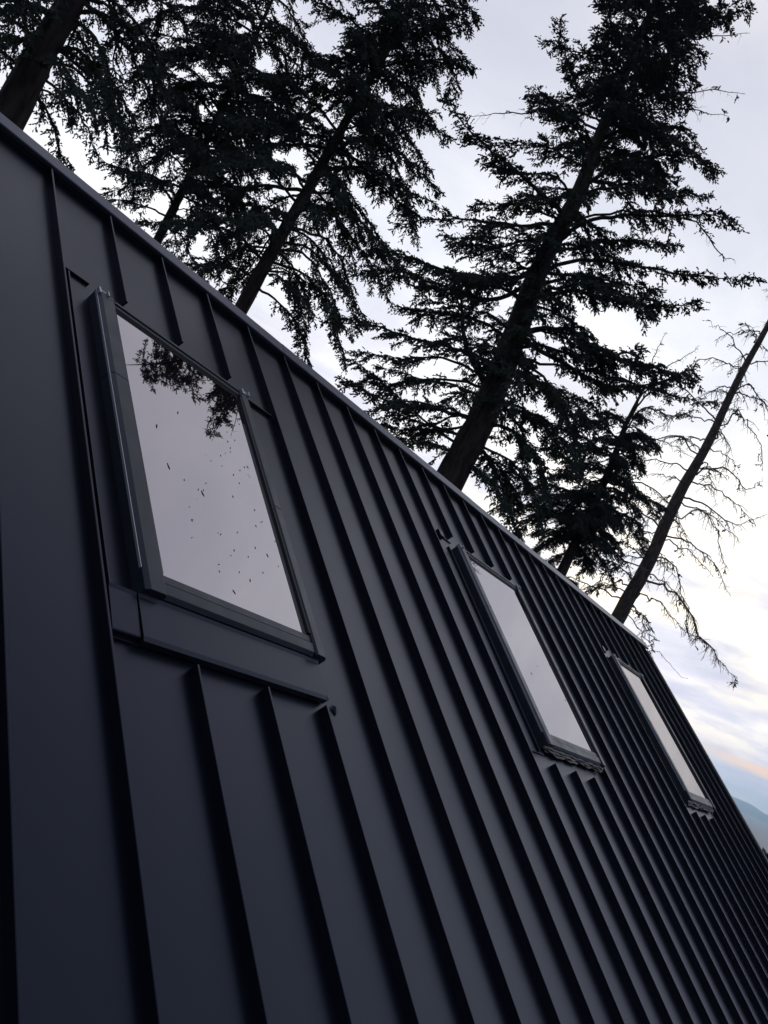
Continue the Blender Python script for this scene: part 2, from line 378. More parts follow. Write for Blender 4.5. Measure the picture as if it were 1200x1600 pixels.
    if idx == 0:
        s1 = 5 * P
        fl.box(s0 + .012, ul - .0005, vb - .205, vt_ + .10, f0, SH + .012)               # left flange
        fl.box(s0 + .030, s0 + .038, vb - .18, vt_ + .080, SH + .012, -.012)            # its raised fold beside the seam
        fl.box(s0 + .012, ul + .01, vt_ + .101, vt_ + .110, f0, SH + .028)             # upper hems
        fl.box(ur + .01, s1 - .02, vt_ + .081, vt_ + .089, f0, SH + .022)
        # bottom apron: a folded plate standing clear of the seams
        fl.prism_u([(vb - .205, SH + .010), (vb - .205, -.004), (vb - .185, .000), (vb - .02, .003), (vb - .003, .008), (vb - .003, SH + .002)][::-1], ul - .010, ur - .042)
        fl.prism_u([(vb - .19, SH + .010), (vb - .19, -.012), (vb - .185, -.008), (vb - .02, -.001), (vb - .003, .004), (vb - .003, SH + .002)][::-1], s0 + .014, ul - .014)
        fl.box(ur - .040, ur - .034, vb - .20, vb - .002, SH + .002, -.001)
        # small folded corner tab below right
        fl.add([(ur + .035, vb - .190, SH + .004), (ur + .085, vb - .215, SH + .004), (ur + .05, vb - .245, SH + .004), (ur + .05, vb - .205, SH + .020)],
               [(0, 1, 2), (0, 3, 1), (1, 3, 2), (2, 3, 0)])
    else:
        fl.box(s0 + .012, ul - .0005, vb - .05, vt_ + .06, f0, SH + .012)
        fl.box(s0 + .012, s0 + .022, vb - .04, vt_ + .03, SH + .012, -.012)
        fl.box(ul - .10, ul - .085, vb - .04, vt_ - .02, SH + .012, -.016)
        fl.box(ur + .0005, ur + .08, vb - .03, vt_ + .06, f0, SH + .010)
        fl.box(s0 + .02, ul + .01, vt_ + .061, vt_ + .067, f0, SH + .022)
        fl.box(s0 + .10, s0 + .16, vt_ + .03, vt_ + .10, SH + .0005, .002)
    fl.build('flashing', M['roof'], fo, bevel=.001)
    if idx == 0:
        wd = MB(); wd.box(ul + .002, ul + .055, vb - .012, vb + .03, SH + .02, HT - .036); wd.build('timber_corner', M['wood'], fo, bevel=.004)
    else:
        cr = MB(); crumple(cr, ul - .02, ur - .01, vb - .010, rng)
        o = cr.build('crumpled_sill_flashing', M['lead'], fo, smooth=False)
    return fo
CAM_RF = np.array([CAM[0], CAM[1] * CA + CAM[2] * SA, -CAM[1] * SA + CAM[2] * CA])
def pix_on_roof(x, y, ww):
    v = CAM_R @ np.array([(x - 600) / FPX, (y - 800) / FPX, 1.0]); v = np.array([v[0], v[1] * CA + v[2] * SA, -v[1] * SA + v[2] * CA])
    s = (ww - CAM_RF[2]) / v[2]; q = CAM_RF + s * v; return (q[0], q[1])
LAB = ['large near roof window with insect specks and flat flashing', 'middle roof window with crumpled flashing under its sill', 'far roof window nearest the end of the roof']
for q, wn in enumerate(WIN): roof_window(q, *wn, LAB[q])

# ------------------------------------------------------------------ conifers
Z = np.array([0, 0, 1.0])
def nrm(v): return v / (np.linalg.norm(v, axis=-1, keepdims=True) + 1e-9)
class Tubes:
    def __init__(s): s.v = []; s.q = []; s.n = 0
    def add(s, pts, radii, sides=6):
        pts = np.asarray(pts, float); n = len(pts)
        t = nrm(np.gradient(pts, axis=0)); ref = np.array([.3, .9, .2]) if abs(t[0] @ Z) > .8 else Z
        a = nrm(np.cross(t, ref)); b = np.cross(t, a)
        an = np.arange(sides) / sides * 2 * math.pi
        rr_ = np.asarray(radii, float).reshape(n, -1)
        ring = pts[:, None, :] + (a[:, None, :] * np.cos(an)[None, :, None] + b[:, None, :] * np.sin(an)[None, :, None]) * rr_[:, :, None]
        s.v.append(ring.reshape(-1, 3))
        i_, j_ = np.meshgrid(np.arange(n - 1), np.arange(sides), indexing='ij'); j2 = (j_ + 1) % sides
        s.q.append(np.stack([i_ * sides + j_, i_ * sides + j2, (i_ + 1) * sides + j2, (i_ + 1) * sides + j_], -1).reshape(-1, 4) + s.n)
        s.n += n * sides
    def build(s, name, m, parent):
        return link(name, np_mesh(name, np.concatenate(s.v), np.concatenate(s.q), True), m, parent)
class Needles:
    def __init__(s): s.p = []; s.d = []; s.l = []; s.w = []
    def add(s, p, d, l, w_): s.p.append(p); s.d.append(d); s.l.append(l); s.w.append(w_)
    def build(s, name, m, parent, rng):
        p = np.concatenate(s.p); d = nrm(np.concatenate(s.d)); l = np.concatenate(s.l)[:, None]; w_ = np.concatenate(s.w)[:, None]
        r = nrm(rng.normal(size=p.shape)); a = nrm(np.cross(d, r)); b = np.cross(d, a)
        n = len(p); tip = p + d * l; mid = p + d * l * .42
        v = np.stack([p, mid + a * w_ / 2, tip, mid - a * w_ / 2, p, mid + b * w_ / 2, tip, mid - b * w_ / 2], 1).reshape(-1, 3)
        k = np.arange(n)[:, None] * 8
        q = np.concatenate([k + np.array([0, 1, 2, 3]), k + np.array([4, 5, 6, 7])])
        return link(name, np_mesh(name, v, q), m, parent)
def curve(pts, n):
    """smooth polyline through control points (Catmull-Rom)"""
    pts = np.asarray(pts, float)
    if len(pts) == 2: pts = np.array([pts[0], (pts[0] + pts[1]) / 2, pts[1]])
    e = np.vstack([2 * pts[0] - pts[1], pts, 2 * pts[-1] - pts[-2]]); out = []
    t = np.linspace(0, len(pts) - 1 - 1e-6, n)
    for q in t:
        k = int(q); f = q - k; p0, p1, p2, p3 = e[k:k + 4]
        out.append(.5 * (2 * p1 + (p2 - p0) * f + (2 * p0 - 5 * p1 + 4 * p2 - p3) * f * f + (3 * p1 - p0 - 3 * p2 + p3) * f ** 3))
    return np.array(out)

class Tree:
    def __init__(s, seed, trunk_px, d, radii, top_el=None, leafscale=1.0, tw=1.0, scale=1.0, gnarl=1.0):
        s.sc = scale; s.gn = gnarl; s.twk = tw * scale; radii = [q * scale for q in radii]
       
        """trunk_px: (x, y) photograph points low to high at horizontal distance d; radii at those points"""
        s.rng = np.random.RandomState(seed); s.d = d; s.tw = Tubes(); s.sub = Tubes(); s.nd = Needles(); s.ls = leafscale * scale
        pts = [at(x, y, d) for x, y in trunk_px]; r = list(radii)
        dirn = pts[1] - pts[0]; dirn = dirn / dirn[2]
        gz = float(ground_z(pts[0][0], pts[0][1])) - .3
        foot = pts[0] + dirn * (gz - pts[0][2]) * .8; foot[2] = gz
        pts = [foot] + pts; r = [r[0] * 1.25] + r
        if top_el:
            e = pts[-1] - pts[-2]; e = e / e[2]; zt = CAM[2] + d * math.tan(rad(top_el))
            for f_, rf in ((.35, .68), (.7, .34), (1.0, .05)):
                pts.append(pts[-1] * 0 + (s_last := pts[len(trunk_px)] + e * (zt - pts[len(trunk_px)][2]) * f_) + np.array([s.rng.normal() * .15, s.rng.normal() * .15, 0])); r.append(radii[-1] * rf)
        s.foot = foot
        n = 60; s.path = curve(pts, n); s.rad = np.interp(np.linspace(0, len(pts) - 1, n), range(len(pts)), r)
    def trunk_at(s, z):
        zz = s.path[:, 2]; k = np.interp(z, zz, np.arange(len(zz))); i0 = int(min(k, len(zz) - 2)); f = k - i0
        return s.path[i0] * (1 - f) + s.path[i0 + 1] * f, float(np.interp(k, np.arange(len(zz)), s.rad))
    def zpix(s, x, y): return at(x, y, s.d)[2]
    def twigs(s, path, t0, dens, L2, spread=1.0, droop=.25, leaf=1.0, sublen_pow=.5, bare=False, fan=1.0):
        """side branchlets with needle sprays along a limb path"""
        rng = s.rng
        seg = np.linalg.norm(np.diff(path, axis=0), axis=1); cum = np.concatenate([[0], np.cumsum(seg)]); LL = cum[-1]
        if LL < .05: return
        step = .072 / dens * s.sc; L2 = L2 * s.sc; cph = rng.rand(3) * 6.3
        if LL < step * 2: return
        step = max(step, .02); pos = np.arange(t0 * LL + rng.rand() * step, LL, step)
        side_sign = 1
        for ps in pos:
            ps = min(ps + rng.normal() * step * .3, LL * .999); t = max(ps, 0) / LL
            P0 = np.array([np.interp(ps, cum, path[:, c]) for c in range(3)])
            k = min(np.searchsorted(cum, ps), len(path) - 1); T = nrm(path[k] - path[max(k - 1, 0)])
            side_sign = -side_sign
            S = nrm(np.cross(T, Z)) * side_sign
            env = (1 - t) ** sublen_pow * .85 + .15; env *= min(1, .45 + 2.2 * max(t - t0, 0) / (1 - t0 + 1e-6))
            clump = .72 + .34 * math.sin(ps * 5.2 / s.sc + cph[0]) + .22 * math.sin(ps * 11.5 / s.sc + cph[1])
            l2 = L2 * env * rng.uniform(.40, 1.2) * max(.18, clump + .12)
            if l2 < .05: continue
            D = nrm(T * rng.uniform(.35, .9) + S * rng.uniform(.5, 1.0) * spread + Z * rng.uniform(-.5, .28) * fan)
            n = 5; u_ = np.linspace(0, 1, n)[:, None]
            pp = P0 + D * l2 * u_ - Z * droop * l2 * u_ ** 2 + rng.normal(size=(n, 3)) * .018 * l2 * u_
            s.sub.add(pp, np.linspace(.0035 + .006 * l2, .0018, n) * s.twk, 3)
            if bare:
                for q in range(int(l2 / .11 / s.sc)):
                    f = rng.uniform(.2, 1); b0 = P0 + D * l2 * f - Z * droop * l2 * f * f
                    d3 = nrm(D * .5 + rng.normal(size=3) * .7 - Z * .25); l3 = rng.uniform(.05, .22) * (1.2 - f * .5) * s.sc
                    s.sub.add(np.array([b0, b0 + d3 * l3 * .5, b0 + d3 * l3 - Z * l3 * .15]), [.003 * s.twk, .0022 * s.twk, .0014 * s.twk], 3)
                if rng.rand() > leaf: continue
            # tertiary sprays
            m = max(2, int(l2 / .029 / s.sc * min(leaf, 1.6)))
            f = rng.uniform(.08, 1, m)[:, None]
            b0 = P0 + D * l2 * f - Z * droop * l2 * f ** 2
            Dn = nrm(D - 2 * Z * droop * f); SS = nrm(np.cross(Dn, Z)) * np.where(rng.rand(m, 1) > .5, 1, -1)
            d3 = nrm(Dn * rng.uniform(.5, 1.1, (m, 1)) + SS * rng.uniform(.3, 1.0, (m, 1)) + Z * rng.uniform(-.5, .35, (m, 1)))
            l3 = rng.uniform(.05, .20, (m, 1)) * (1.15 - .6 * f) * s.ls
            for g in (0.0, .35, .7, 1.0):
                keep = rng.rand(m) < (1 if g == 0 else .8)
                p3 = (b0 + d3 * l3 * g)[keep]; dd = nrm(d3 + rng.normal(size=(m, 3)) * .28)[keep]; kk = keep.sum()
                s.nd.add(p3, dd, rng.uniform(.05, .092, kk) * s.ls, rng.uniform(.022, .042, kk) * s.ls)
            # needles on the branchlet itself
            f = rng.uniform(0.05, 1, m)[:, None]; b0 = P0 + D * l2 * f - Z * droop * l2 * f ** 2
            s.nd.add(b0, nrm(nrm(D - 2 * Z * droop * f) + rng.normal(size=(m, 3)) * .55), rng.uniform(.05, .09, m) * s.ls, rng.uniform(.024, .04, m) * s.ls)
    def limb(s, pts, r0, t0=.25, dens=1.0, L2=.6, **k):
        path = curve(pts, max(8, 4 * len(pts))); LL = np.linalg.norm(np.diff(path, axis=0), axis=1).sum()
        r0 = r0 * s.sc; nz = s.rng.normal(size=path.shape) * .010 * s.gn * s.sc * (LL / s.sc) ** .5; nz[0] = 0; path = path + nz
        s.tw.add(path, np.linspace(r0, .006, len(path)), 6)
        s.twigs(path, t0, dens, L2, **k); return path
    def pxlimb(s, px, dd=0, r0=.05, **k):
        """a limb through photograph points; dd = how much farther (+) or nearer (-) its tip stands than the trunk"""
        n = len(px); pts = []
        for q, (x, y) in enumerate(px):
            f = q / (n - 1); pts.append(at(x, y, s.d + dd * f * s.sc))
        base, _ = s.trunk_at(pts[0][2]); pts[0] = base * .7 + pts[0] * .3
        return s.limb(pts, r0, **k)
    def auto(s, z0, z1, count, length, up=.15, drop=.5, azr=None, r0=.04, prob_dead=.0, **k):
        """limbs all round the trunk; length(t) in metres for t from 0 (low) to 1 (high)"""
        for q in range(count):
            t = (q + s.rng.rand()) / count; z = z0 + (z1 - z0) * t
            base, tr = s.trunk_at(z)
            a_ = q * 2.399 + s.rng.uniform(-.4, .4)
            if azr: a_ = s.rng.uniform(*azr)
            D = np.array([math.cos(a_), math.sin(a_), 0]); Ln = length(t) * s.rng.uniform(.55, 1.25) * s.sc
            u_ = [0, .3, .65, 1.0]
            pts = [base + D * (Ln * f) + Z * (Ln * (up * f * 2.2 - drop * f * f) if f else 0) + s.rng.normal(size=3) * .05 * Ln * f for f in u_]
            s.limb(pts, r0 * (.5 + .5 * Ln / s.sc / 3), **k)
    def finish(s, label, group, needle, bark, twig):
        root = empty('conifer_tree', tuple(s.foot)); tag(root, label, 'tree', group)
        T = Tubes(); n = 90; pth = curve(s.path[::4], n) if False else s.path
        sides = 18; an = np.arange(sides)
        k = np.arange(len(pth))[:, None]
        rr_ = s.rad[:, None] * (1 + .05 * np.sin(an * 2.1 + k * .35) + .045 * s.rng.normal(size=(len(pth), sides)))
        T.add(pth, rr_, sides); T.build('trunk', bark, root)
        s.tw.build('limbs', bark, root)
        if s.sub.n: s.sub.build('twigs', twig, root)
        if s.nd.p: s.nd.build('crown', needle, root, s.rng)
        return root
GRP = 'conifers rising behind the roof'

# --- tall fir right of centre
t3 = Tree(31, [(703, 748), (752, 655), (800, 535), (845, 415), (905, 300), (940, 205), (985, 95), (1020, 15)], 24.0, [.34, .30, .255, .21, .17, .13, .095, .075], top_el=51, scale=1.41)
X = t3.pxlimb
X([(890, 345), (850, 305), (800, 262), (745, 215), (692, 150)], -1.2, .06, t0=.25, dens=1.5, L2=.62)
X([(940, 205), (880, 178), (800, 176), (735, 182)], .6, .03, t0=.3, dens=.5, L2=.45, bare=True, leaf=.15)
X([(955, 170), (915, 150), (893, 110), (878, 65), (873, 25)], -.5, .035, t0=.3, dens=1.6, L2=.36)
X([(880, 350), (820, 352), (750, 345), (680, 342), (610, 352)], 1.0, .05, t0=.25, dens=1.0, L2=.5, leaf=.8)
X([(850, 420), (790, 435), (700, 425), (640, 400), (575, 392)], -.8, .07, t0=.15, dens=1.7, L2=.75, droop=.4)
X([(845, 430), (770, 470), (690, 445), (620, 425), (550, 430)], 1.6, .06, t0=.2, dens=1.5, L2=.7, droop=.4)
X([(742, 600), (728, 540), (722, 480), (712, 430)], -.9, .075, t0=.75, dens=.8, L2=.4)
X([(775, 570), (715, 545), (640, 528), (570, 505), (505, 500)], -1.5, .05, t0=.15, dens=1.2, L2=.5)
X([(735, 655), (680, 638), (620, 628), (570, 610), (530, 585)], -1.0, .05, t0=.2, dens=1.5, L2=.5, droop=.35)
X([(728, 680), (670, 665), (620, 650), (585, 660)], 1.2, .04, t0=.2, dens=1.1, L2=.45, droop=.4)
X([(855, 400), (900, 355), (955, 338), (1040, 338), (1110, 335), (1165, 352)], -1.4, .06, t0=.35, dens=1.6, L2=.55)
X([(900, 350), (990, 330), (1080, 345), (1125, 395), (1148, 405)], -.4, .03, t0=.4, dens=.6, L2=.35, bare=True, leaf=.4)
X([(905, 290), (960, 262), (1020, 245), (1080, 245), (1130, 268)], -1.6, .06, t0=.3, dens=1.7, L2=.62)
X([(915, 280), (980, 290), (1050, 300), (1110, 308)], 1.4, .05, t0=.3, dens=1.4, L2=.6)
X([(930, 230), (1000, 205), (1060, 200), (1100, 235)], .8, .05, t0=.3, dens=1.3, L2=.6)
X([(975, 130), (1040, 90), (1100, 40), (1175, 12)], -1.4, .05, t0=.25, dens=1.6, L2=.6)
X([(1000, 90), (1060, 60), (1110, 58), (1172, 52)], 0, .03, t0=.6, dens=.7, L2=.3, bare=True, leaf=.2)
X([(960, 160), (1030, 150), (1100, 142), (1165, 147)], .5, .025, t0=.3, dens=.7, L2=.42, bare=True, leaf=.25)
X([(955, 185), (1020, 172), (1080, 172), (1138, 182)], -.5, .025, t0=.3, dens=.7, L2=.45, bare=True, leaf=.3)
X([(860, 400), (930, 380), (1000, 375), (1060, 385)], .8, .045, t0=.2, dens=1.6, L2=.65)
X([(830, 450), (900, 430), (960, 440), (1030, 455)], -.4, .045, t0=.2, dens=1.6, L2=.7, droop=.4)
X([(790, 545), (850, 540), (920, 560), (1000, 545)], -.8, .05, t0=.15, dens=1.8, L2=.75, droop=.4)
X([(780, 575), (850, 600), (900, 650), (950, 660)], 1.2, .045, t0=.15, dens=1.7, L2=.7, droop=.4)
X([(990, 80), (1020, 40), (1070, 10), (1120, -20)], .9, .045, t0=.15, dens=1.6, L2=.7)
X([(940, 210), (980, 160), (1030, 110), (1080, 95)], -1.4, .045, t0=.15, dens=1.7, L2=.7)
X([(935, 215), (985, 200), (1040, 210), (1075, 230)], -1.8, .045, t0=.15, dens=1.7, L2=.75)
X([(925, 250), (970, 245), (1010, 270), (1060, 280)], .2, .045, t0=.15, dens=1.7, L2=.75)
X([(840, 425), (920, 405), (1000, 415), (1090, 432), (1185, 438)], -1.8, .05, t0=.3, dens=1.4, L2=.42)
X([(820, 470), (890, 455), (970, 470), (1040, 480), (1092, 470)], -1.0, .06, t0=.2, dens=1.6, L2=.62)
X([(805, 520), (880, 515), (960, 555), (1040, 580), (1090, 590)], -1.6, .07, t0=.2, dens=1.9, L2=.75, droop=.35)
X([(800, 530), (870, 560), (940, 600), (1020, 600), (1082, 575)], .5, .06, t0=.25, dens=1.8, L2=.7, droop=.4)
X([(785, 555), (860, 570), (960, 590), (1060, 620), (1130, 630)], 2.0, .04, t0=.45, dens=1.1, L2=.4)
X([(770, 600), (840, 600), (900, 635), (940, 690)], -1.2, .045, t0=.25, dens=1.2, L2=.6, droop=.5)
X([(755, 630), (820, 640), (870, 690), (895, 745)], .8, .04, t0=.25, dens=1.3, L2=.6, droop=.5)
X([(745, 660), (800, 675), (840, 720), (860, 790)], -.6, .04, t0=.25, dens=1.6, L2=.6, droop=.5)
X([(735, 690), (790, 715), (830, 760), (850, 830)], .6, .035, t0=.2, dens=1.6, L2=.6, droop=.5)
for yy in (130, 165, 205, 245, 290, 330, 380, 420, 460, 500):
    zz = t3.zpix(950 - (yy - 100) * .5, yy)
t3.auto(t3.zpix(800, 535), t3.zpix(985, 95), 46, lambda t: 2.9 - 1.4 * t, up=.12, drop=.45, t0=.22, dens=1.25, L2=.62)
t3.auto(t3.zpix(985, 140), CAM[2] + 24 * math.tan(rad(49)), 40, lambda t: 1.45 * (1 - t) ** .7 + .35, up=.12, drop=.35, t0=.2, dens=1.1, L2=.7)
t3.auto(t3.zpix(920, 260), t3.zpix(1020, 15) + 1, 22, lambda t: 1.7, up=.3, drop=.3, t0=.15, dens=1.5, L2=.7)
X([(722, 705), (700, 700), (660, 690), (625, 690)], -.5, .03, t0=.1, dens=1.4, L2=.45, droop=.4)
X([(730, 690), (770, 720), (795, 755), (815, 800)], 1.5, .035, t0=.1, dens=1.7, L2=.6, droop=.4)
X([(740, 665), (690, 670), (640, 672), (600, 665)], 1.6, .035, t0=.2, dens=1.5, L2=.5, droop=.5)
X([(760, 620), (700, 600), (650, 590), (590, 570)], 1.8, .035, t0=.3, dens=1.2, L2=.45, droop=.5)
X([(725, 700), (660, 655), (600, 600), (545, 560)], .9, .035, t0=.35, dens=1.5, L2=.6, droop=.5)
X([(770, 590), (690, 560), (620, 560), (550, 545)], -.6, .035, t0=.4, dens=1.2, L2=.5, droop=.5)
X([(800, 530), (740, 500), (680, 490), (620, 480)], 1.8, .045, t0=.2, dens=1.6, L2=.75, droop=.5)
X([(870, 360), (810, 380), (750, 385), (700, 375)], 1.2, .045, t0=.15, dens=1.6, L2=.75, droop=.4)
X([(715, 725), (745, 735), (775, 760), (800, 800)], -.6, .03, t0=.1, dens=1.6, L2=.45, droop=.4)
X([(745, 655), (800, 640), (850, 660), (905, 720)], 1.8, .04, t0=.15, dens=1.5, L2=.65, droop=.5)
X([(790, 560), (850, 590), (900, 690), (905, 760)], -.9, .04, t0=.25, dens=1.3, L2=.6, droop=.5)
t3.auto(t3.zpix(740, 690), t3.zpix(800, 535), 12, lambda t: 2.6, up=.05, drop=.55, t0=.3, dens=1.1, L2=.6)
t3.auto(t3.zpix(760, 640), t3.zpix(880, 345), 12, lambda t: 1.3, up=.15, drop=.5, t0=.1, dens=1.3, L2=.55, droop=.45, azr=(rad(190), rad(250)))
t3.finish('tallest conifer, with thick dark trunk right of centre, dense crown leaving the frame', GRP, M['needle'], M['bark'], M['twig'])

# --- fir left of centre
t2 = Tree(22, [(378, 480), (430, 385), (500, 262), (560, 155), (605, 80), (645, 5)], 19.5, [.165, .15, .125, .095, .075, .06], top_el=50)
X = t2.pxlimb
X([(570, 140), (520, 110), (450, 62), (385, 20)], -.8, .04, t0=.2, dens=1.4, L2=.45)
X([(590, 105), (650, 95), (700, 98), (742, 108)], -.6, .035, t0=.2, dens=1.6, L2=.6)
X([(610, 70), (660, 50), (700, 25), (712, 2)], .4, .03, t0=.2, dens=1.6, L2=.6)
X([(550, 175), (610, 175), (660, 190), (700, 215)], .6, .04, t0=.2, dens=1.6, L2=.6, droop=.4)
X([(530, 215), (600, 225), (650, 262), (688, 300)], -1, .04, t0=.2, dens=1.5, L2=.6, droop=.45)
X([(505, 262), (570, 270), (630, 320), (668, 345)], .6, .045, t0=.2, dens=1.4, L2=.55, droop=.5)
X([(470, 320), (540, 330), (600, 385), (640, 440)], -1.1, .045, t0=.25, dens=1.3, L2=.6, droop=.5)
X([(450, 355), (510, 375), (545, 440), (560, 520)], .9, .04, t0=.25, dens=1.3, L2=.6, droop=.6)
X([(430, 390), (480, 400), (520, 470), (540, 570)], -1.2, .04, t0=.25, dens=1.3, L2=.55, droop=.6)
X([(410, 425), (450, 430), (470, 480), (478, 540)], .5, .035, t0=.25, dens=1.2, L2=.5, droop=.6)
X([(520, 235), (440, 225), (360, 240), (300, 270)], -1, .05, t0=.2, dens=1.5, L2=.65, droop=.5)
X([(480, 300), (400, 290), (330, 320), (290, 380)], .8, .05, t0=.2, dens=1.4, L2=.6, droop=.5)
X([(455, 345), (400, 345), (355, 375), (330, 425)], -.8, .035, t0=.2, dens=1.4, L2=.55, droop=.5)
X([(430, 390), (385, 385), (345, 405), (318, 420)], .8, .03, t0=.2, dens=1.3, L2=.5, droop=.5)
X([(405, 430), (440, 420), (500, 460), (530, 545)], 1.2, .03, t0=.25, dens=1.3, L2=.5, droop=.6)
X([(480, 300), (540, 310), (590, 370), (610, 450)], 1.4, .04, t0=.25, dens=1.4, L2=.6, droop=.5)
X([(495, 275), (560, 260), (640, 300), (700, 330)], -1.6, .04, t0=.3, dens=1.3, L2=.5, droop=.4)
t2.auto(t2.zpix(395, 450), t2.zpix(500, 262), 26, lambda t: 2.9, up=.12, drop=.6, t0=.25, dens=1.2, L2=.6, droop=.5)
t2.auto(t2.zpix(500, 262), t2.zpix(645, 5), 46, lambda t: 2.8 - 1.0 * t, up=.15, drop=.5, t0=.15, dens=1.5, L2=.65, droop=.4)
t2.auto(t2.zpix(645, 5), CAM[2] + 19.5 * math.tan(rad(49)), 26, lambda t: 1.9 * (1 - t) ** .7 + .4, up=.15, drop=.35, t0=.15, dens=1.4, L2=.6)
t2.finish('leaning conifer with bare lower trunk, left of centre above the near roof window', GRP, M['needle'], M['bark'], M['twig'])

# --- slimmer fir behind, its stem mostly hidden
t1b = Tree(25, [(248, 372), (275, 318), (318, 230), (360, 140), (400, 55), (425, 0)], 24.0, [.125, .115, .10, .08, .06, .05], top_el=42)
t1b.auto(t1b.zpix(255, 360), t1b.zpix(318, 230), 14, lambda t: 2.4, up=.1, drop=.6, t0=.25, dens=1.0, L2=.6, droop=.5)
t1b.auto(t1b.zpix(310, 245), t1b.zpix(425, 0), 44, lambda t: 3.2 - 1.4 * t, up=.15, drop=.55, t0=.15, dens=1.3, L2=.7, droop=.45)
t1b.auto(t1b.zpix(425, 0), CAM[2] + 24 * math.tan(rad(41)), 26, lambda t: 2.0 * (1 - t) + .5, up=.15, drop=.4, t0=.15, dens=1.2, L2=.6)
t1b.auto(t1b.zpix(275, 318), t1b.zpix(380, 100), 22, lambda t: 2.4, up=.15, drop=.5, t0=.08, dens=1.2, L2=.7, droop=.45, azr=(rad(180), rad(300)))
X = t1b.pxlimb
X([(400, 55), (330, 15), (260, 15), (200, 60)], -.8, .035, t0=.1, dens=1.4, L2=.75, droop=.55)
X([(375, 110), (300, 80), (240, 95), (190, 150)], -1.2, .035, t0=.1, dens=1.4, L2=.75, droop=.55)
X([(360, 140), (290, 130), (235, 160), (185, 225)], .8, .035, t0=.1, dens=1.4, L2=.7, droop=.55)
X([(335, 195), (270, 190), (225, 220), (180, 275)], -1.0, .035, t0=.1, dens=1.3, L2=.65, droop=.55)
X([(410, 30), (340, -20), (270, -30), (190, 10)], .6, .035, t0=.1, dens=1.4, L2=.75, droop=.55)
X([(318, 230), (270, 230), (225, 265), (195, 300)], -.8, .03, t0=.15, dens=1.4, L2=.6, droop=.6)
X([(300, 265), (340, 275), (370, 330), (375, 400)], -1.0, .03, t0=.15, dens=1.3, L2=.6, droop=.6)
X([(280, 305), (240, 295), (215, 310), (190, 320)], .6, .02, t0=.15, dens=1.2, L2=.4, droop=.5)
X([(270, 325), (310, 335), (330, 370), (345, 410)], .6, .02, t0=.15, dens=1.3, L2=.45, droop=.6)
t1b.finish('slim conifer between the two left trunks, its stem showing only just above the ridge', GRP, M['needle2'], M['bark'], M['twig'])

# --- big trunk in the upper left corner
t1 = Tree(11, [(12, 185), (58, 95), (112, 0), (150, -70)], 14.5, [.25, .225, .19, .17], top_el=58, leafscale=.85)
X = t1.pxlimb
X([(90, 35), (150, 20), (215, 60), (260, 150)], -.6, .045, t0=.2, dens=1.4, L2=.5, droop=.6)
X([(70, 75), (130, 85), (190, 150), (215, 235)], .8, .04, t0=.2, dens=1.4, L2=.55, droop=.6)
X([(60, 95), (120, 110), (160, 170), (170, 240)], -.8, .03, t0=.3, dens=.9, L2=.45, droop=.6)
X([(110, 5), (180, -20), (260, 10), (330, 90)], .5, .05, t0=.2, dens=1.4, L2=.6, droop=.6)
X([(60, 90), (30, 60), (0, 60), (-40, 90)], -.6, .04, t0=.1, dens=1.5, L2=.6, droop=.5)
X([(90, 40), (50, 5), (10, 0), (-30, 20)], -.6, .04, t0=.1, dens=1.6, L2=.6, droop=.5)
X([(40, 130), (85, 150), (110, 170), (118, 195)], .4, .02, t0=.2, dens=.9, L2=.35, droop=.6)
X([(100, 20), (150, 60), (170, 120), (175, 180)], -1.0, .035, t0=.15, dens=1.5, L2=.5, droop=.6)
X([(95, 30), (60, 10), (30, 20), (10, 60)], -1.2, .035, t0=.1, dens=1.6, L2=.55, droop=.6)
X([(50, 110), (90, 140), (130, 190), (150, 235)], 1.2, .03, t0=.3, dens=1.2, L2=.45, droop=.6)
X([(75, 65), (140, 120), (190, 190), (235, 290)], -1.0, .03, t0=.35, dens=1.2, L2=.45, droop=.6)
t1.auto(t1.zpix(40, 130), t1.zpix(150, -70), 16, lambda t: 2.4, up=.1, drop=.6, t0=.25, dens=1.2, L2=.6, droop=.5)
t1.auto(t1.zpix(112, 0), CAM[2] + 14.5 * math.tan(rad(57)), 50, lambda t: 3.2 * (1 - t) ** .7 + .4, up=.1, drop=.5, t0=.15, dens=.95, L2=.65, droop=.5)
t1.finish('conifer with thick reddish dark trunk in the upper left corner', GRP, M['needle'], M['bark'], M['twig'])

# --- fir behind, between the tall fir and the dead trunk
t4 = Tree(44, [(885, 878), (920, 808), (955, 728), (975, 670), (1003, 612)], 29.0, [.18, .155, .12, .08, .045], tw=1.8, gnarl=1.8)
X = t4.pxlimb
X([(975, 670), (1005, 615), (1040, 575), (1093, 541)], -.6, .05, t0=.3, dens=.9, L2=.45, bare=True, leaf=.05)
X([(985, 650), (1020, 600), (1020, 560), (1040, 520)], .4, .04, t0=.3, dens=.9, L2=.4, bare=True, leaf=.05)
X([(960, 715), (1000, 690), (1040, 690), (1090, 720)], .4, .035, t0=.3, dens=.9, L2=.4, bare=True, leaf=.2)
X([(945, 750), (1000, 755), (1050, 790), (1075, 850)], .4, .035, t0=.3, dens=.9, L2=.4, bare=True, leaf=.25)
X([(930, 785), (870, 760), (820, 765), (770, 800)], -.4, .04, t0=.15, dens=1.8, L2=.7, droop=.4)
X([(915, 815), (860, 800), (820, 820), (790, 850)], .4, .04, t0=.1, dens=2.0, L2=.75, droop=.4)
X([(905, 835), (860, 845), (835, 860), (815, 890)], -.4, .04, t0=.1, dens=2.0, L2=.7, droop=.4)
X([(950, 740), (890, 720), (850, 700), (800, 720)], .6, .04, t0=.1, dens=1.8, L2=.7, droop=.4)
X([(960, 715), (905, 680), (860, 660), (815, 650)], -.6, .04, t0=.1, dens=1.7, L2=.7, droop=.4)
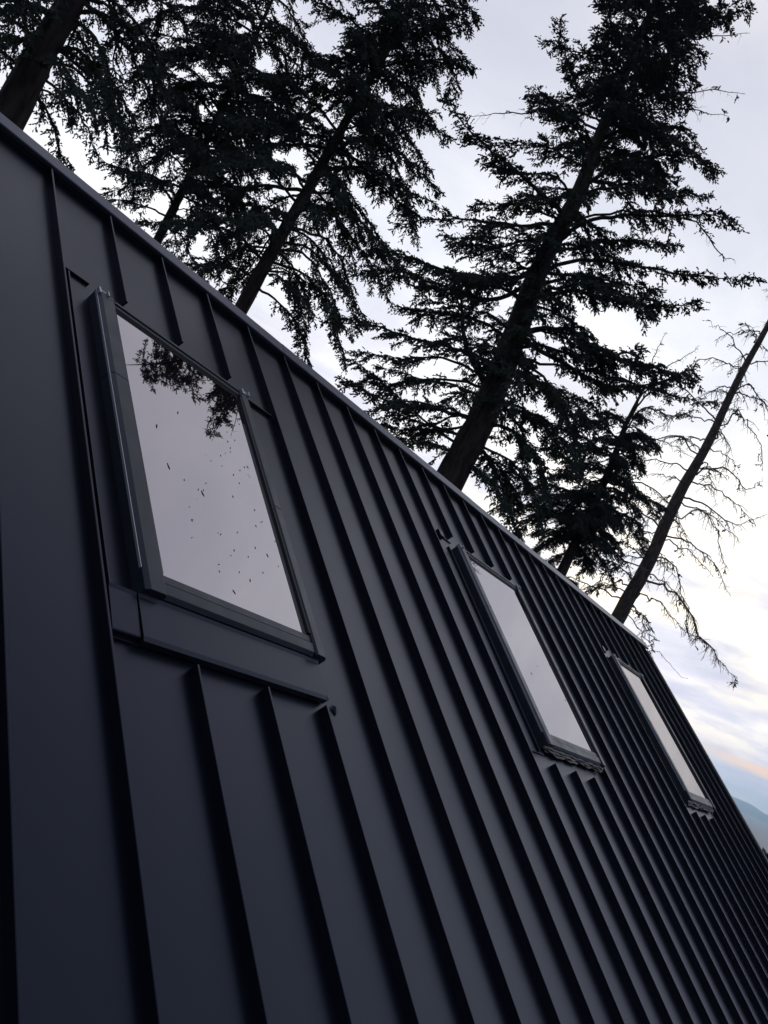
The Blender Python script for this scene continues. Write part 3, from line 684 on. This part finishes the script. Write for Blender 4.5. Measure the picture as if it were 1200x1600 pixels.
X([(970, 690), (930, 640), (880, 610), (850, 615)], .6, .04, t0=.1, dens=1.6, L2=.65, droop=.4)
X([(900, 845), (940, 850), (980, 880), (990, 930)], -.6, .03, t0=.15, dens=1.2, L2=.4, droop=.5, bare=True, leaf=.6)
X([(895, 855), (860, 880), (880, 900), (905, 915)], .3, .03, t0=.05, dens=2.0, L2=.5, droop=.3)
X([(905, 835), (930, 860), (950, 890), (960, 920)], .5, .03, t0=.1, dens=1.4, L2=.45, droop=.4)
X([(925, 800), (960, 800), (990, 830), (1010, 870)], -.5, .03, t0=.15, dens=1.2, L2=.5, droop=.4)
X([(940, 760), (900, 770), (850, 780), (800, 800)], .9, .04, t0=.1, dens=1.8, L2=.8, droop=.4)
X([(960, 715), (1000, 640), (1050, 650), (1090, 640)], 1.0, .04, t0=.25, dens=1.1, L2=.55, leaf=.7)
t4.auto(t4.zpix(900, 845), t4.zpix(985, 650), 34, lambda t: 2.6 - .9 * t, up=.12, drop=.5, t0=.15, dens=1.6, L2=.65, droop=.4)
t4.auto(t4.zpix(900, 845), t4.zpix(975, 670), 16, lambda t: 1.5, up=.15, drop=.45, t0=.05, dens=1.7, L2=.6, droop=.4, azr=(rad(185), rad(250)))
t4.auto(t4.zpix(895, 855), t4.zpix(940, 765), 12, lambda t: 1.6, up=.12, drop=.5, t0=.05, dens=2.0, L2=.75, droop=.4)
t4.finish('shorter conifer with forked bare top, behind between the tallest one and the dead one', GRP, M['needle2'], M['bark'], M['deadtwig'])

# --- dead, nearly bare trunk at the right
t5 = Tree(55, [(962, 972), (1010, 885), (1060, 775), (1105, 695), (1150, 600), (1200, 508)], 34.0, [.19, .165, .14, .115, .09, .07], top_el=31.5, tw=1.9, scale=1.55, gnarl=2.6)
X = t5.pxlimb; B = dict(bare=True)
X([(1000, 900), (1054, 925), (1092, 985), (1122, 1030), (1148, 1072)], -.8, .032, t0=.15, dens=2.2, L2=.42, droop=.6, leaf=.06, **B)
X([(975, 945), (1000, 985), (1030, 1022), (1073, 1060)], -.5, .016, t0=.1, dens=.5, L2=.16, droop=.3, leaf=.1, **B)
X([(1035, 835), (1080, 850), (1115, 880), (1140, 925)], -.6, .025, t0=.2, dens=1.1, L2=.35, droop=.6, leaf=.15, **B)
X([(1062, 775), (1105, 790), (1150, 820), (1200, 800)], .6, .028, t0=.25, dens=.8, L2=.4, droop=.5, leaf=.1, **B)
X([(1080, 740), (1130, 730), (1165, 765), (1192, 745)], -.6, .028, t0=.25, dens=.9, L2=.4, droop=.5, leaf=.1, **B)
X([(1110, 690), (1150, 650), (1180, 675), (1198, 740)], -.5, .025, t0=.25, dens=.9, L2=.35, droop=.5, leaf=.1, **B)
X([(1135, 630), (1170, 600), (1200, 640), (1215, 700)], .5, .025, t0=.25, dens=.9, L2=.35, droop=.5, leaf=.1, **B)
X([(1020, 870), (1050, 880), (1070, 940), (1080, 1000)], .8, .022, t0=.2, dens=1.0, L2=.35, droop=.7, leaf=.2, **B)
X([(1045, 820), (1100, 800), (1130, 860), (1130, 900)], .9, .022, t0=.2, dens=.9, L2=.35, droop=.6, leaf=.1, **B)
X([(1090, 720), (1060, 680), (1020, 690), (985, 730)], -.6, .025, t0=.25, dens=1.0, L2=.4, droop=.5, leaf=.15, **B)
X([(1120, 660), (1080, 620), (1050, 600), (1010, 620)], -.4, .022, t0=.25, dens=1.0, L2=.35, droop=.5, leaf=.1, **B)
X([(1165, 570), (1135, 520), (1105, 500)], -.3, .02, t0=.25, dens=.7, L2=.25, droop=.3, leaf=.1, **B)
X([(1040, 830), (1000, 800), (960, 810), (930, 850)], -.6, .025, t0=.2, dens=1.1, L2=.42, droop=.5, leaf=.5, **B)
X([(1010, 885), (975, 880), (940, 900), (915, 930)], .4, .022, t0=.2, dens=1.2, L2=.35, droop=.5, leaf=.6, **B)
X([(985, 930), (950, 915), (920, 925), (895, 930)], -.4, .02, t0=.15, dens=1.2, L2=.35, droop=.4, leaf=.5, **B)
X([(990, 910), (960, 880), (930, 880), (900, 900)], .5, .02, t0=.15, dens=1.3, L2=.4, droop=.4, leaf=.7, **B)
X([(1010, 880), (980, 850), (950, 850), (920, 880)], -.8, .02, t0=.15, dens=1.3, L2=.4, droop=.4, leaf=.6, **B)
X([(975, 950), (1000, 960), (1020, 990), (1020, 1030)], .6, .018, t0=.15, dens=1.2, L2=.35, droop=.4, leaf=.3, **B)
t5.auto(t5.zpix(970, 955), t5.zpix(1200, 508), 42, lambda t: 2.2 - .8 * t, up=.12, drop=.55, t0=.2, dens=.95, L2=.4, droop=.55, bare=True, leaf=.07, r0=.028)
t5.auto(t5.zpix(1200, 508), CAM[2] + 34 * math.tan(rad(31)), 2, lambda t: 1.0 - .5 * t, up=.2, drop=.4, t0=.2, dens=.7, L2=.3, droop=.4, bare=True, leaf=.05, r0=.02)
t5.finish('dead, nearly bare conifer trunk with drooping leafless branches near the roof end', GRP, M['needle2'], M['deadbark'], M['deadtwig'])

# --- distant firs down the slope beyond the roof end
def far_tree(azd, dist, tip_el, seed, label):
    rng = np.random.RandomState(seed); x, y = CAM[0] + dist * math.cos(rad(azd)), CAM[1] + dist * math.sin(rad(azd))
    gz = float(ground_z(np.array(x), np.array(y))) - .5; tz = CAM[2] + dist * math.tan(rad(tip_el)); H = tz - gz
    root = empty('distant_conifer', (x, y, gz)); tag(root, label, 'tree', 'distant treeline below the roof end')
    T = Tubes(); T.add([(x, y, gz), (x, y, gz + H * .5), (x, y, tz)], [H * .018, H * .01, .02], 7); T.build('trunk', M['bark'], root)
    nd = Needles(); cnt = 5200; t = rng.rand(cnt) ** .8; zz = gz + H * (.18 + .82 * t); R = H * .17 * (1 - t) ** .8 * (.75 + .35 * np.sin(t * 60)) + .15
    a_ = rng.rand(cnt) * 6.283; r_ = R * rng.rand(cnt) ** .5
    p = np.stack([x + r_ * np.cos(a_), y + r_ * np.sin(a_), zz - r_ * .25], 1); d_ = np.stack([np.cos(a_), np.sin(a_), -.2 + rng.normal(size=cnt) * .3], 1)
    nd.add(p, d_, rng.uniform(.3, .8, cnt) * H / 22, rng.uniform(.12, .25, cnt) * H / 22); nd.build('crown', M['needle2'], root, rng)
FT = [(11.45, 95, -1.55, 'farthest left distant fir top beside the roof edge'), (10.95, 88, -1.75, 'second distant fir top from the roof edge'), (10.5, 99, -1.95, 'third distant fir top from the roof edge'),
      (10.1, 90, -1.9, 'distant fir top at the right picture edge, above the slope'), (10.8, 70, -3.2, 'lower nearer fir in front of the distant treeline'), (9.6, 84, -1.9, 'distant fir just outside the treeline on the right')]
for q, (a_, d_, e_, lb) in enumerate(FT): far_tree(a_, d_, e_, 70 + q, lb)

# ------------------------------------------------------------------ air
hb = bpy.data.meshes.new('haze'); HX, z0h, z1h = 17600, SEA - 4.0, 260
hb.from_pydata([(x, y, z) for z in (z0h, z1h) for x, y in ((-HX, -HX), (HX, -HX), (HX, HX), (-HX, HX))], [],
               [(0, 3, 2, 1), (4, 5, 6, 7), (0, 1, 5, 4), (1, 2, 6, 5), (2, 3, 7, 6), (3, 0, 4, 7)])
hm = bpy.data.materials.new('haze_air'); hm.use_nodes = True; ht = hm.node_tree; ht.nodes.clear()
pv = ht.nodes.new('ShaderNodeVolumePrincipled'); pv.inputs['Color'].default_value = (.48, .72, 1.0, 1); pv.inputs['Density'].default_value = 1.15e-4; pv.inputs['Anisotropy'].default_value = .72
om = ht.nodes.new('ShaderNodeOutputMaterial'); ht.links.new(pv.outputs[0], om.inputs['Volume'])
tag(link('haze', hb, hm), kind='stuff')
